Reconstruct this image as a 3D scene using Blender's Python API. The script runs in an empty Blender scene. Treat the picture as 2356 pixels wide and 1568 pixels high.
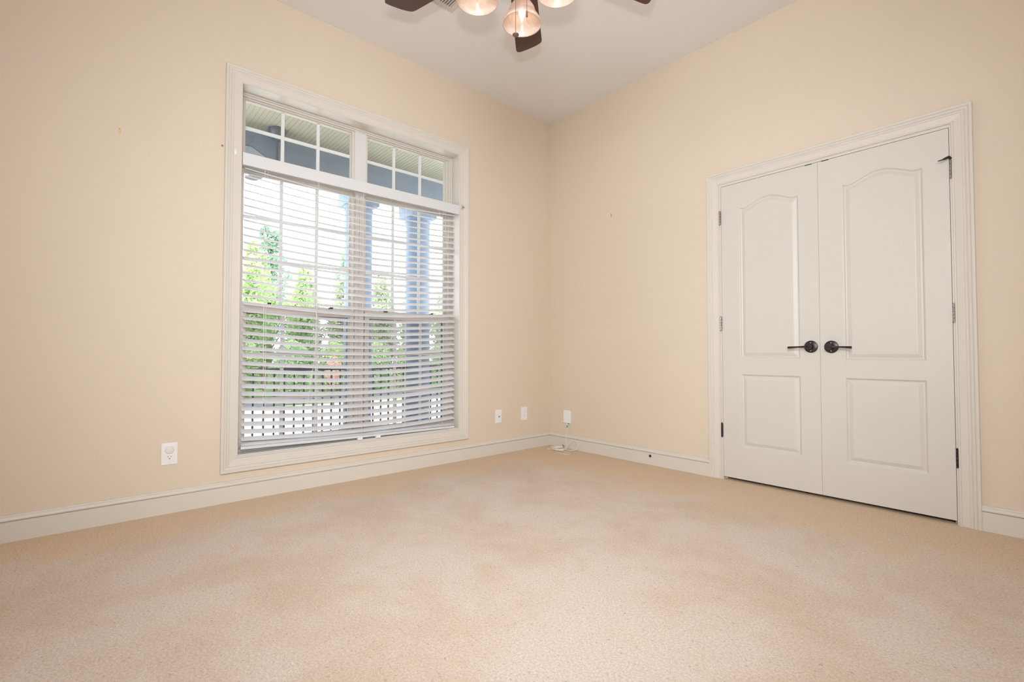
import bpy, bmesh, math, random
from mathutils import Vector, Matrix
random.seed(7)
R = math.radians
scene = bpy.context.scene
col = scene.collection

# ------------------------------------------------------------------ camera
CAM = Vector((3.2354, -3.3379, 0.8726))
YAW, PIT, ROL = 0.8477, 0.0257, 0.0002
d = Vector((-math.sin(YAW) * math.cos(PIT), math.cos(YAW) * math.cos(PIT), math.sin(PIT)))
r = Vector((math.cos(YAW), math.sin(YAW), 0))
u = r.cross(d)
r2 = r * math.cos(ROL) + u * math.sin(ROL)
u2 = u * math.cos(ROL) - r * math.sin(ROL)
cd = bpy.data.cameras.new('camera')
cam = bpy.data.objects.new('camera', cd)
col.objects.link(cam)
m = Matrix((r2, u2, -d)).transposed().to_4x4()
m.translation = CAM
cam.matrix_world = m
cd.sensor_width = 36
cd.lens = 1106.13 / 2356 * 36
cd.clip_start = 0.02
cd.clip_end = 400
scene.camera = cam

# ------------------------------------------------------------------ world, lights, exposure
scene.view_settings.view_transform = 'Standard'
scene.view_settings.look = 'None'
scene.view_settings.gamma = 1
scene.view_settings.use_curve_mapping = False
scene.view_settings.exposure = 0.0
scene.cycles.use_denoising = True
scene.cycles.max_bounces = 10
scene.cycles.diffuse_bounces = 6
scene.cycles.glossy_bounces = 3
scene.cycles.transparent_max_bounces = 24
scene.cycles.transmission_bounces = 6
scene.cycles.sample_clamp_indirect = 6.0
scene.cycles.caustics_reflective = False
scene.cycles.caustics_refractive = False

w = bpy.data.worlds.new('world')
scene.world = w
w.use_nodes = True
bg = w.node_tree.nodes['Background']
bg.inputs['Color'].default_value = (0.90, 0.95, 1.0, 1)
bg.inputs['Strength'].default_value = 5.6

def lamp(name, kind, loc, energy, color, rot=None, target=None, **kw):
    l = bpy.data.lights.new(name, kind)
    l.energy = energy
    l.color = color
    for k, v in kw.items():
        setattr(l, k, v)
    o = bpy.data.objects.new(name, l)
    o.location = loc
    if target is not None:
        o.rotation_euler = (Vector(target) - Vector(loc)).to_track_quat('-Z', 'Y').to_euler()
    elif rot:
        o.rotation_euler = rot
    col.objects.link(o)
    return o

# sun, high over the yard
lamp('sun', 'SUN', (0, 0, 20), 8.0, (1.0, 0.96, 0.88), rot=(R(38), R(12), R(25)), angle=R(0.6))
# photographer's flash, just above the camera, tilted up
lamp('camera_flash', 'SPOT', (CAM.x, CAM.y, CAM.z + 0.175), 130, (0.91, 0.965, 1.0),
     target=(1.35, -1.62, 1.45), spot_size=R(114), spot_blend=1.0, shadow_soft_size=0.03)
lamp('soft_fill', 'SPOT', (CAM.x + .22, CAM.y - .22, CAM.z + 0.95), 272, (0.91, 0.965, 1.0),
     target=(1.30, -1.50, 1.10), spot_size=R(116), spot_blend=1.0, shadow_soft_size=0.40)  # added soft fill, evens the walls and keeps the fan shadows faint
# added fill behind the camera, standing in for ambient light of the unseen room
lamp('back_fill', 'AREA', (3.85, -4.05, 2.05), 74, (0.91, 0.965, 1.0),
     target=(0.6, -0.9, 1.9), shape='RECTANGLE', size=2.4, size_y=2.0)

# ------------------------------------------------------------------ materials
MATS = {}
def mat(name, color, rough=0.5, metal=0.0, spec=0.5, noise=None, bump=None, **kw):
    """noise=(scale, amount, detail) varies the base colour; bump=(scale, strength, distance)"""
    if name in MATS:
        return MATS[name]
    mt = bpy.data.materials.new(name)
    mt.use_nodes = True
    nt = mt.node_tree
    b = nt.nodes['Principled BSDF']
    b.inputs['Base Color'].default_value = (*color, 1)
    b.inputs['Roughness'].default_value = rough
    b.inputs['Metallic'].default_value = metal
    b.inputs['Specular IOR Level'].default_value = spec
    tc = nt.nodes.new('ShaderNodeTexCoord')
    if noise:
        n = nt.nodes.new('ShaderNodeTexNoise')
        n.inputs['Scale'].default_value = noise[0]
        n.inputs['Detail'].default_value = noise[2] if len(noise) > 2 else 3
        nt.links.new(tc.outputs['Object'], n.inputs['Vector'])
        mr = nt.nodes.new('ShaderNodeMapRange')
        mr.inputs['From Min'].default_value = 0.3
        mr.inputs['From Max'].default_value = 0.7
        mr.inputs['To Min'].default_value = 1 - noise[1]
        mr.inputs['To Max'].default_value = 1 + noise[1]
        nt.links.new(n.outputs['Fac'], mr.inputs['Value'])
        mx = nt.nodes.new('ShaderNodeVectorMath')
        mx.operation = 'SCALE'
        mx.inputs[0].default_value = color
        nt.links.new(mr.outputs['Result'], mx.inputs['Scale'])
        nt.links.new(mx.outputs['Vector'], b.inputs['Base Color'])
    if bump:
        n2 = nt.nodes.new('ShaderNodeTexNoise')
        n2.inputs['Scale'].default_value = bump[0]
        n2.inputs['Detail'].default_value = 2
        if len(bump) > 3:
            mp = nt.nodes.new('ShaderNodeMapping')
            mp.inputs['Scale'].default_value = bump[3]
            nt.links.new(tc.outputs['Object'], mp.inputs['Vector'])
            nt.links.new(mp.outputs['Vector'], n2.inputs['Vector'])
        else:
            nt.links.new(tc.outputs['Object'], n2.inputs['Vector'])
        bp = nt.nodes.new('ShaderNodeBump')
        bp.inputs['Strength'].default_value = bump[1]
        bp.inputs['Distance'].default_value = bump[2]
        nt.links.new(n2.outputs['Fac'], bp.inputs['Height'])
        nt.links.new(bp.outputs['Normal'], b.inputs['Normal'])
    for k, v in kw.items():
        b.inputs[k].default_value = v
    MATS[name] = mt
    return mt

M_WALL = mat('wall_paint', (0.675, 0.572, 0.462), 0.75, noise=(1.2, 0.012), bump=(260, 0.12, 0.0006))
M_CEIL = mat('ceiling_paint', (0.79, 0.765, 0.76), 0.9, noise=(1.0, 0.01), bump=(160, 0.1, 0.0008))
M_TRIM = mat('trim_paint', (0.655, 0.608, 0.552), 0.4, noise=(3, 0.01))
M_DOOR = mat('door_paint', (0.62, 0.588, 0.54), 0.4, noise=(3, 0.01), bump=(120, 0.22, 0.0006, (1.0, 1.0, 0.06)))
M_SASH = mat('window_vinyl', (0.69, 0.67, 0.655), 0.4, noise=(4, 0.01))
M_SASHIN = mat('window_wood', (0.70, 0.64, 0.59), 0.45, noise=(4, 0.015))
M_GRID = mat('window_grid', (0.74, 0.735, 0.73), 0.5, noise=(4, 0.01))
M_BLIND = mat('blind_vinyl', (0.67, 0.67, 0.68), 0.42, noise=(5, 0.01))
M_SLAT = mat('blind_slat_vinyl', (0.91, 0.905, 0.91), 0.42, noise=(5, 0.01))
def add_translucency(mt, colr, fac):
    nt = mt.node_tree
    b = nt.nodes['Principled BSDF']
    tr = nt.nodes.new('ShaderNodeBsdfTranslucent')
    tr.inputs['Color'].default_value = (*colr, 1)
    ms = nt.nodes.new('ShaderNodeMixShader')
    ms.inputs['Fac'].default_value = fac
    nt.links.new(b.outputs[0], ms.inputs[1])
    nt.links.new(tr.outputs[0], ms.inputs[2])
    nt.links.new(ms.outputs[0], nt.nodes['Material Output'].inputs['Surface'])
add_translucency(M_SLAT, (.88, .88, .90), .42)
M_CORD = mat('blind_cord', (0.80, 0.75, 0.70), 0.8, noise=(80, 0.03))
M_PLATE = mat('white_plastic', (0.80, 0.79, 0.79), 0.35, noise=(20, 0.01))
M_BONE = mat('bone_plastic', (0.74, 0.69, 0.65), 0.4, noise=(20, 0.01))
M_SLOT = mat('dark_slot', (0.05, 0.045, 0.04), 0.8, noise=(20, 0.1))
M_FSLOT = mat('faded_slot', (0.36, 0.30, 0.28), 0.8, noise=(20, 0.1))
M_BRONZE = mat('bronze_metal', (0.045, 0.035, 0.038), 0.36, 0.6, noise=(60, 0.25))
M_NICKEL = mat('hinge_metal', (0.30, 0.25, 0.22), 0.35, 0.75, noise=(150, 0.2))
M_BLACK = mat('black_rubber', (0.02, 0.022, 0.03), 0.55, noise=(40, 0.1))
M_BRASS = mat('brass', (0.62, 0.45, 0.2), 0.35, 0.8, noise=(60, 0.1))
M_GREEN = mat('green_plastic', (0.03, 0.30, 0.13), 0.4, noise=(40, 0.05))
M_CABLE = mat('white_cable', (0.80, 0.76, 0.74), 0.4, noise=(40, 0.02))
M_GREYM = mat('grey_metal', (0.42, 0.42, 0.42), 0.4, 0.5, noise=(60, 0.1))
M_CHAIN = mat('chain_metal', (0.22, 0.15, 0.13), 0.4, 0.8, noise=(200, 0.2))
M_VENT = mat('vent_enamel', (0.60, 0.545, 0.49), 0.5, noise=(10, 0.02))
M_VENTD = mat('vent_inside', (0.14, 0.13, 0.13), 0.8, noise=(10, 0.1))
M_FANMET = mat('fan_bronze', (0.06, 0.045, 0.04), 0.4, 0.6, noise=(30, 0.2))
M_PORCH = mat('porch_beam_paint', (0.20, 0.235, 0.29), 0.6, noise=(6, 0.06), bump=(40, 0.2, 0.002))
M_PCOL = mat('porch_column_paint', (0.23, 0.30, 0.42), 0.6, noise=(8, 0.07), bump=(30, 0.2, 0.003, (1, 1, 0.3)))
M_PFLOOR = mat('porch_floor_board', (0.20, 0.25, 0.32), 0.6, noise=(5, 0.08))
M_RAIL = mat('railing_metal', (0.035, 0.045, 0.07), 0.5, 0.3, noise=(30, 0.1))
M_SIDING = mat('house_siding', (0.32, 0.31, 0.30), 0.7, noise=(5, 0.05))
M_CONC = mat('concrete', (0.70, 0.69, 0.66), 0.85, noise=(0.6, 0.05), bump=(20, 0.2, 0.01))
M_ROAD = mat('asphalt', (0.10, 0.12, 0.14), 0.85, noise=(0.8, 0.1))
M_GRASS = mat('lawn', (0.20, 0.30, 0.09), 0.9, noise=(1.5, 0.35, 8), bump=(30, 0.5, 0.03))
M_BARK = mat('bark', (0.13, 0.10, 0.08), 0.9, noise=(6, 0.3), bump=(20, 0.6, 0.02))
M_BRICK = mat('brick_wall', (0.42, 0.20, 0.13), 0.85, noise=(10, 0.25))

def leaf_mat(name, c1, c2):
    mt = mat(name, c1, 0.6)
    nt = mt.node_tree
    b = nt.nodes['Principled BSDF']
    tc = nt.nodes.new('ShaderNodeTexCoord')
    n = nt.nodes.new('ShaderNodeTexNoise')
    n.inputs['Scale'].default_value = 1.3
    n.inputs['Detail'].default_value = 6
    cr = nt.nodes.new('ShaderNodeValToRGB')
    cr.color_ramp.elements[0].position = 0.35
    cr.color_ramp.elements[1].position = 0.65
    cr.color_ramp.elements[0].color = (*c1, 1)
    cr.color_ramp.elements[1].color = (*c2, 1)
    nt.links.new(tc.outputs['Object'], n.inputs['Vector'])
    nt.links.new(n.outputs['Fac'], cr.inputs['Fac'])
    nt.links.new(cr.outputs['Color'], b.inputs['Base Color'])
    tr = nt.nodes.new('ShaderNodeBsdfTranslucent')
    nt.links.new(cr.outputs['Color'], tr.inputs['Color'])
    ms = nt.nodes.new('ShaderNodeMixShader')
    ms.inputs['Fac'].default_value = 0.45
    nt.links.new(b.outputs[0], ms.inputs[1])
    nt.links.new(tr.outputs[0], ms.inputs[2])
    nt.links.new(ms.outputs[0], nt.nodes['Material Output'].inputs['Surface'])
    return mt

M_PINE = leaf_mat('pine_needles', (0.22, 0.34, 0.30), (0.40, 0.55, 0.36))
M_LEAF = leaf_mat('spring_leaves', (0.32, 0.46, 0.20), (0.58, 0.70, 0.38))
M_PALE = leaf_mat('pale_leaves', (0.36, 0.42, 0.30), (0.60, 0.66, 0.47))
M_HEDGE = leaf_mat('hedge_leaves', (0.30, 0.45, 0.24), (0.60, 0.75, 0.45))
M_RED = leaf_mat('coral_leaves', (0.62, 0.34, 0.25), (0.85, 0.60, 0.50))

def glass_mat(name, tint=(1, 1, 1), refl=0.05):
    mt = bpy.data.materials.new(name)
    mt.use_nodes = True
    nt = mt.node_tree
    nt.nodes.remove(nt.nodes['Principled BSDF'])
    t = nt.nodes.new('ShaderNodeBsdfTransparent')
    t.inputs['Color'].default_value = (*tint, 1)
    g = nt.nodes.new('ShaderNodeBsdfGlossy')
    g.inputs['Roughness'].default_value = 0.02
    lw = nt.nodes.new('ShaderNodeFresnel')
    lw.inputs['IOR'].default_value = 1.3
    ms = nt.nodes.new('ShaderNodeMixShader')
    nt.links.new(lw.outputs[0], ms.inputs['Fac'])
    nt.links.new(t.outputs[0], ms.inputs[1])
    nt.links.new(g.outputs[0], ms.inputs[2])
    nt.links.new(ms.outputs[0], nt.nodes['Material Output'].inputs['Surface'])
    return mt
M_GLASS = glass_mat('window_glass', (0.97, 0.98, 0.98))

def screen_mat():
    mt = bpy.data.materials.new('insect_mesh')
    mt.use_nodes = True
    nt = mt.node_tree
    b = nt.nodes['Principled BSDF']
    b.inputs['Base Color'].default_value = (0.20, 0.19, 0.20, 1)
    b.inputs['Roughness'].default_value = 0.8
    t = nt.nodes.new('ShaderNodeBsdfTransparent')
    tc = nt.nodes.new('ShaderNodeTexCoord')
    n = nt.nodes.new('ShaderNodeTexNoise')
    n.inputs['Scale'].default_value = 400
    nt.links.new(tc.outputs['Object'], n.inputs['Vector'])
    mr = nt.nodes.new('ShaderNodeMapRange')
    mr.inputs['To Min'].default_value = 0.30
    mr.inputs['To Max'].default_value = 0.44
    nt.links.new(n.outputs['Fac'], mr.inputs['Value'])
    ms = nt.nodes.new('ShaderNodeMixShader')
    nt.links.new(mr.outputs[0], ms.inputs['Fac'])
    nt.links.new(t.outputs[0], ms.inputs[1])
    nt.links.new(b.outputs[0], ms.inputs[2])
    nt.links.new(ms.outputs[0], nt.nodes['Material Output'].inputs['Surface'])
    return mt
M_SCREEN = screen_mat()

def shade_glass():
    mt = bpy.data.materials.new('alabaster_glass')
    mt.use_nodes = True
    nt = mt.node_tree
    b = nt.nodes['Principled BSDF']
    tc = nt.nodes.new('ShaderNodeTexCoord')
    n = nt.nodes.new('ShaderNodeTexNoise')
    n.inputs['Scale'].default_value = 14
    n.inputs['Detail'].default_value = 4
    n.inputs['Distortion'].default_value = 2.2
    nt.links.new(tc.outputs['Object'], n.inputs['Vector'])
    cr = nt.nodes.new('ShaderNodeValToRGB')
    cr.color_ramp.elements[0].position = 0.35
    cr.color_ramp.elements[1].position = 0.62
    cr.color_ramp.elements[0].color = (0.66, 0.52, 0.43, 1)
    cr.color_ramp.elements[1].color = (0.74, 0.665, 0.63, 1)
    nt.links.new(n.outputs['Fac'], cr.inputs['Fac'])
    nt.links.new(cr.outputs['Color'], b.inputs['Base Color'])
    b.inputs['Roughness'].default_value = 0.25
    tl = nt.nodes.new('ShaderNodeBsdfTranslucent')
    tl.inputs['Color'].default_value = (1.0, 0.70, 0.46, 1)
    tp = nt.nodes.new('ShaderNodeBsdfTransparent')
    tp.inputs['Color'].default_value = (1.0, 0.93, 0.88, 1)
    m1 = nt.nodes.new('ShaderNodeMixShader')
    m1.inputs['Fac'].default_value = 0.26
    m2 = nt.nodes.new('ShaderNodeMixShader')
    m2.inputs['Fac'].default_value = 0.18
    nt.links.new(b.outputs[0], m1.inputs[1])
    nt.links.new(tl.outputs[0], m1.inputs[2])
    nt.links.new(m1.outputs[0], m2.inputs[1])
    nt.links.new(tp.outputs[0], m2.inputs[2])
    nt.links.new(m2.outputs[0], nt.nodes['Material Output'].inputs['Surface'])
    return mt
M_SHADE = shade_glass()

def emit_mat(name, c, s):
    mt = mat(name, c, 0.4)
    b = mt.node_tree.nodes['Principled BSDF']
    b.inputs['Emission Color'].default_value = (*c, 1)
    b.inputs['Emission Strength'].default_value = s
    return mt
M_BULB = emit_mat('lit_bulb', (1.0, 0.86, 0.66), 5)

def wood_mat():
    mt = mat('dark_wood_blade', (0.10, 0.035, 0.022), 0.42)
    nt = mt.node_tree
    b = nt.nodes['Principled BSDF']
    tc = nt.nodes.new('ShaderNodeTexCoord')
    mp = nt.nodes.new('ShaderNodeMapping')
    mp.inputs['Scale'].default_value = (3, 60, 60)
    n = nt.nodes.new('ShaderNodeTexNoise')
    n.inputs['Scale'].default_value = 1.6
    n.inputs['Detail'].default_value = 6
    cr = nt.nodes.new('ShaderNodeValToRGB')
    cr.color_ramp.elements[0].color = (0.052, 0.018, 0.012, 1)
    cr.color_ramp.elements[1].color = (0.095, 0.036, 0.024, 1)
    nt.links.new(tc.outputs['Object'], mp.inputs['Vector'])
    nt.links.new(mp.outputs['Vector'], n.inputs['Vector'])
    nt.links.new(n.outputs['Fac'], cr.inputs['Fac'])
    nt.links.new(cr.outputs['Color'], b.inputs['Base Color'])
    return mt
M_BLADE = wood_mat()

def carpet_mat():
    mt = mat('carpet', (0.6, 0.45, 0.33), 0.95, spec=0.1)
    nt = mt.node_tree
    L = nt.links.new
    b = nt.nodes['Principled BSDF']
    tc = nt.nodes.new('ShaderNodeTexCoord')
    def noise(scale, detail=4, rough=0.6, dist=0.0):
        n = nt.nodes.new('ShaderNodeTexNoise')
        n.inputs['Scale'].default_value = scale
        n.inputs['Detail'].default_value = detail
        n.inputs['Roughness'].default_value = rough
        n.inputs['Distortion'].default_value = dist
        L(tc.outputs['Object'], n.inputs['Vector'])
        return n.outputs['Fac']
    def mrange(v, a, b_, c, d_):
        m_ = nt.nodes.new('ShaderNodeMapRange')
        for k, x in zip(('From Min', 'From Max', 'To Min', 'To Max'), (a, b_, c, d_)):
            m_.inputs[k].default_value = x
        L(v, m_.inputs['Value'])
        return m_.outputs[0]
    def mixc(f, a, b_):
        m_ = nt.nodes.new('ShaderNodeMix'); m_.data_type = 'RGBA'
        L(f, m_.inputs['Factor'])
        for k, x in (('A', a), ('B', b_)):
            if isinstance(x, tuple): m_.inputs[k].default_value = x
            else: L(x, m_.inputs[k])
        return m_.outputs['Result']
    # clean pale pile, greyer trodden patches and small yellow stains
    base = mixc(mrange(noise(1.7, 7, .68, .3), .38, .56, 0, 1), (0.625, 0.500, 0.395, 1), (0.675, 0.575, 0.49, 1))
    base = mixc(mrange(noise(6.5, 5, .6), .60, .74, 0, .55), base, (0.62, 0.45, 0.30, 1))
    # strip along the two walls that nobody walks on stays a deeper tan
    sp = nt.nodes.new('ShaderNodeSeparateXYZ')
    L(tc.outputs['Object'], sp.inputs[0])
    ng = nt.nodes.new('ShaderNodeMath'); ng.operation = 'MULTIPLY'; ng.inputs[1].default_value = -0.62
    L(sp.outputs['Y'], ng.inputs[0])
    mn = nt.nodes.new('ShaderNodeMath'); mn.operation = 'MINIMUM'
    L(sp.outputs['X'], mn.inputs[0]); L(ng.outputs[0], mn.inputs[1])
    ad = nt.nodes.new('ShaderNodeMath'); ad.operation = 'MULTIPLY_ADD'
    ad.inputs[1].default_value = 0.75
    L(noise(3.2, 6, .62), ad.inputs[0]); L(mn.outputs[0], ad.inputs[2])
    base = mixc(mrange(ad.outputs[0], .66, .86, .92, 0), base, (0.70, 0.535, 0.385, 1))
    # pile: fine speckle, sparse dark flecks
    fine = noise(330, 4, .75)
    mid = noise(130, 3, .7)
    sum_ = nt.nodes.new('ShaderNodeMath'); sum_.operation = 'ADD'
    L(fine, sum_.inputs[0]); L(mid, sum_.inputs[1])
    v1 = mrange(sum_.outputs[0], .74, 1.20, .74, 1.15)
    v2 = mrange(noise(75, 2, .5), .64, .74, 1.0, .70)
    mu = nt.nodes.new('ShaderNodeMath'); mu.operation = 'MULTIPLY'
    L(v1, mu.inputs[0]); L(v2, mu.inputs[1])
    sc = nt.nodes.new('ShaderNodeVectorMath'); sc.operation = 'SCALE'
    L(base, sc.inputs[0]); L(mu.outputs[0], sc.inputs['Scale'])
    L(sc.outputs['Vector'], b.inputs['Base Color'])
    bp = nt.nodes.new('ShaderNodeBump')
    bp.inputs['Strength'].default_value = 0.5
    bp.inputs['Distance'].default_value = 0.003
    L(sum_.outputs[0], bp.inputs['Height'])
    L(bp.outputs['Normal'], b.inputs['Normal'])
    return mt
M_CARPET = carpet_mat()

def bead_mat():
    mt = mat('beadboard_paint', (0.45, 0.41, 0.31), 0.6, noise=(3, 0.03))
    return mt
M_BEAD = bead_mat()

# ------------------------------------------------------------------ mesh helpers
class MB:
    def __init__(s):
        s.v = []; s.f = []
    def add(s, vs, fs):
        n = len(s.v)
        s.v += [tuple(p) for p in vs]
        s.f += [tuple(i + n for i in f) for f in fs]
        return s
    def box(s, x0, x1, y0, y1, z0, z1):
        v = [(x, y, z) for z in (z0, z1) for y in (y0, y1) for x in (x0, x1)]
        return s.add(v, [(0, 2, 3, 1), (4, 5, 7, 6), (0, 1, 5, 4), (2, 6, 7, 3), (0, 4, 6, 2), (1, 3, 7, 5)])
    def bbox(s, x0, x1, y0, y1, z0, z1, b):
        """box with bevelled edges"""
        bm = bmesh.new()
        bmesh.ops.create_cube(bm, size=1)
        for p in bm.verts:
            p.co = ((x0 + x1) / 2 + p.co.x * (x1 - x0), (y0 + y1) / 2 + p.co.y * (y1 - y0), (z0 + z1) / 2 + p.co.z * (z1 - z0))
        bmesh.ops.bevel(bm, geom=list(bm.edges), offset=b, segments=2, profile=0.5, affect='EDGES')
        bm.verts.index_update()
        s.add([p.co for p in bm.verts], [[q.index for q in f.verts] for f in bm.faces])
        bm.free()
        return s
    def lathe(s, prof, c=(0, 0, 0), axis='z', n=32, caps=True):
        c = Vector(c)
        vs = []
        for (rr, h) in prof:
            for k in range(n):
                a = 2 * math.pi * k / n
                p = (rr * math.cos(a), rr * math.sin(a), h)
                if axis == 'x': p = (h, rr * math.cos(a), rr * math.sin(a))
                if axis == 'y': p = (rr * math.sin(a), h, rr * math.cos(a))
                vs.append(c + Vector(p))
        fs = []
        for i in range(len(prof) - 1):
            for k in range(n):
                fs.append((i * n + k, i * n + (k + 1) % n, (i + 1) * n + (k + 1) % n, (i + 1) * n + k))
        if caps:
            fs.append(tuple(range(n))[::-1])
            fs.append(tuple((len(prof) - 1) * n + k for k in range(n)))
        return s.add(vs, fs)
    def tube(s, pts, rad, n=8, caps=True):
        pts = [Vector(p) for p in pts]
        if not isinstance(rad, (list, tuple)): rad = [rad] * len(pts)
        vs = []; up = None
        for i, p in enumerate(pts):
            t = (pts[min(i + 1, len(pts) - 1)] - pts[max(i - 1, 0)]).normalized()
            if up is None:
                up = Vector((0, 0, 1)) if abs(t.z) < 0.9 else Vector((1, 0, 0))
            a = t.cross(up).normalized(); up = a.cross(t).normalized()
            for k in range(n):
                th = 2 * math.pi * k / n
                vs.append(p + (a * math.cos(th) + up * math.sin(th)) * rad[i])
        fs = []
        for i in range(len(pts) - 1):
            for k in range(n):
                fs.append((i * n + k, i * n + (k + 1) % n, (i + 1) * n + (k + 1) % n, (i + 1) * n + k))
        if caps:
            fs.append(tuple(range(n))[::-1]); fs.append(tuple((len(pts) - 1) * n + k for k in range(n)))
        return s.add(vs, fs)
    def prism(s, poly, z0, z1, tr=None):
        """poly: (a,b) list; tr maps (a,b,h) to xyz"""
        tr = tr or (lambda a, b, h: (a, b, h))
        n = len(poly)
        vs = [tr(a, b, z0) for a, b in poly] + [tr(a, b, z1) for a, b in poly]
        fs = [tuple(range(n))[::-1], tuple(range(n, 2 * n))]
        fs += [(i, (i + 1) % n, n + (i + 1) % n, n + i) for i in range(n)]
        return s.add(vs, fs)
    def build(s, name, material, parent=None, smooth=False, loc=None):
        me = bpy.data.meshes.new(name)
        vs = s.v
        base = Vector((0, 0, 0))
        if parent is not None:
            base = parent.matrix_basis.translation.copy()
            q = parent.parent
            while q is not None:
                base += q.matrix_basis.translation; q = q.parent
        if loc is not None:
            base = base + (Vector(loc) - base)
            vs = [tuple(Vector(p) - Vector(loc)) for p in vs]
        elif parent is not None:
            vs = [tuple(Vector(p) - base) for p in vs]
        me.from_pydata(vs, [], s.f)
        bm = bmesh.new(); bm.from_mesh(me)
        if len(bm.verts) < 60000:
            bmesh.ops.recalc_face_normals(bm, faces=list(bm.faces))
        bm.to_mesh(me); bm.free()
        me.materials.append(material)
        if smooth:
            for p in me.polygons: p.use_smooth = True
            try: me.set_sharp_from_angle(angle=R(40))
            except Exception: pass
        o = bpy.data.objects.new(name, me)
        col.objects.link(o)
        if loc is not None:
            if parent is not None:
                pb = parent.matrix_basis.translation.copy(); q = parent.parent
                while q is not None:
                    pb += q.matrix_basis.translation; q = q.parent
                o.location = Vector(loc) - pb
            else:
                o.location = loc
        if parent is not None: o.parent = parent
        return o

def tag(o, label=None, cat=None, group=None, kind=None):
    if label: o['label'] = label
    if cat: o['category'] = cat
    if group: o['group'] = group
    if kind: o['kind'] = kind
    return o
def empty(name, loc):
    o = bpy.data.objects.new(name, None)
    o.location = loc
    o.empty_display_size = 0.05
    col.objects.link(o)
    return o
def struct(mb, name, material, label=None, cat=None, smooth=False):
    o = mb.build(name, material, smooth=smooth)
    return tag(o, label, cat, kind='structure')

def frame_sweep(path, prof, closed, tr):
    """mitred moulding: path = 2D inner-edge corners (a,b) in order, outward on the left side; prof = (offset outward, proud)"""
    n = len(path); P = [Vector(p) for p in path]
    offs = []
    for i in range(n):
        if closed or 0 < i < n - 1:
            e1 = (P[i] - P[i - 1]).normalized(); e2 = (P[(i + 1) % n] - P[i]).normalized()
            n1 = Vector((-e1.y, e1.x)); n2 = Vector((-e2.y, e2.x))
            o = (n1 + n2); o = o / (o.dot(n1))
        else:
            e = (P[1] - P[0]).normalized() if i == 0 else (P[-1] - P[-2]).normalized()
            o = Vector((-e.y, e.x))
        offs.append(o)
    mb = MB(); k = len(prof); vs = []
    for i in range(n):
        for (q, h) in prof:
            a = P[i] + offs[i] * q
            vs.append(tr(a.x, a.y, h))
    fs = []
    segs = n if closed else n - 1
    for i in range(segs):
        j = (i + 1) % n
        for t in range(k - 1):
            fs.append((i * k + t, j * k + t, j * k + t + 1, i * k + t + 1))
        fs.append((i * k + k - 1, j * k + k - 1, j * k, i * k))
    if not closed:
        fs.append(tuple(range(k))); fs.append(tuple((n - 1) * k + t for t in range(k)))
    mb.add(vs, fs)
    return mb

# wall frames: left (window) wall plane x=0 faces +x; right (closet) wall plane y=0 faces -y
H = 3.109
XR, YB = 4.25, -4.55
WY0, WY1, WZ0, WZ1 = -2.660, -1.068, 0.262, 2.505      # window opening
DX0, DX1, DZ1 = 1.672, 2.893, 2.062                    # closet opening
WT = 0.19

# ------------------------------------------------------------------ room shell
struct(MB().box(-WT, XR, YB, 0.9, -0.12, 0.0), 'floor', M_CARPET, 'wall to wall beige carpet with worn paler middle', 'floor')
struct(MB().box(-WT, XR + .1, YB - .1, 0.9, H, H + 0.12), 'ceiling', M_CEIL, 'flat pale grey white painted ceiling', 'ceiling')
wl = MB()
wl.box(-WT, 0, YB, WY0 - .02, 0, H).box(-WT, 0, WY1 + .02, 0.9, 0, H)
wl.box(-WT, 0, WY0 - .02, WY1 + .02, 0, WZ0 - .02).box(-WT, 0, WY0 - .02, WY1 + .02, WZ1 + .02, H)
struct(wl, 'wall_left', M_WALL, 'tan painted wall holding the large window', 'wall')
wr = MB()
wr.box(0, DX0 - .02, 0, 0.12, 0, H).box(DX1 + .02, XR, 0, 0.12, 0, H).box(DX0 - .02, DX1 + .02, 0, 0.12, DZ1 + .02, H)
struct(wr, 'wall_right', M_WALL, 'tan painted wall holding the double closet doors', 'wall')
struct(MB().box(XR, XR + .1, YB, 0.9, 0, H), 'wall_far_right', M_WALL)
struct(MB().box(-WT, XR + .1, YB - .1, YB, 0, H), 'wall_back', M_WALL)
cl = MB().box(DX0 - .5, DX1 + .5, 0.78, 0.9, 0, H).box(DX0 - .5, DX0 - .4, .12, .78, 0, H).box(DX1 + .4, DX1 + .5, .12, .78, 0, H)
struct(cl, 'wall_closet', mat('closet_dark_shade', (0.3, 0.25, 0.2), 0.9, noise=(3, .05)))  # closet walls coloured dark to stand for the shade behind the doors

# baseboards
BPROF = [(0.0, 0.0), (0.0, 0.016), (0.0925, 0.016), (0.0935, 0.011), (0.0975, 0.011), (0.0985, 0.0205), (0.103, 0.0210),
         (0.1135, 0.0150), (0.116, 0.0090), (0.1225, 0.0080), (0.1245, 0.0)]
def base_left(y0, y1):
    n = len(BPROF); vs = []
    for y, m1 in ((y0, 0), (y1, 1)):
        for z, p in BPROF:
            vs.append((p, y if not m1 else -p, z))
    return MB().add(vs, [tuple(range(n)), tuple(range(n, 2 * n))[::-1]] + [(i, (i + 1) % n, n + (i + 1) % n, n + i) for i in range(n)])
def base_right(x0, x1, miter):
    n = len(BPROF); vs = []
    for x, m1 in ((x0, miter), (x1, 0)):
        for z, p in BPROF:
            vs.append((p if m1 else x, -p, z))
    return MB().add(vs, [tuple(range(n)), tuple(range(n, 2 * n))[::-1]] + [(i, (i + 1) % n, n + (i + 1) % n, n + i) for i in range(n)])
struct(base_left(YB, 0), 'baseboard_left', M_TRIM, 'cream baseboard with bead running under the window', 'baseboard')
struct(base_right(0, DX0 - 0.083, True), 'baseboard_right', M_TRIM, 'cream baseboard between room corner and closet casing', 'baseboard')
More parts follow.
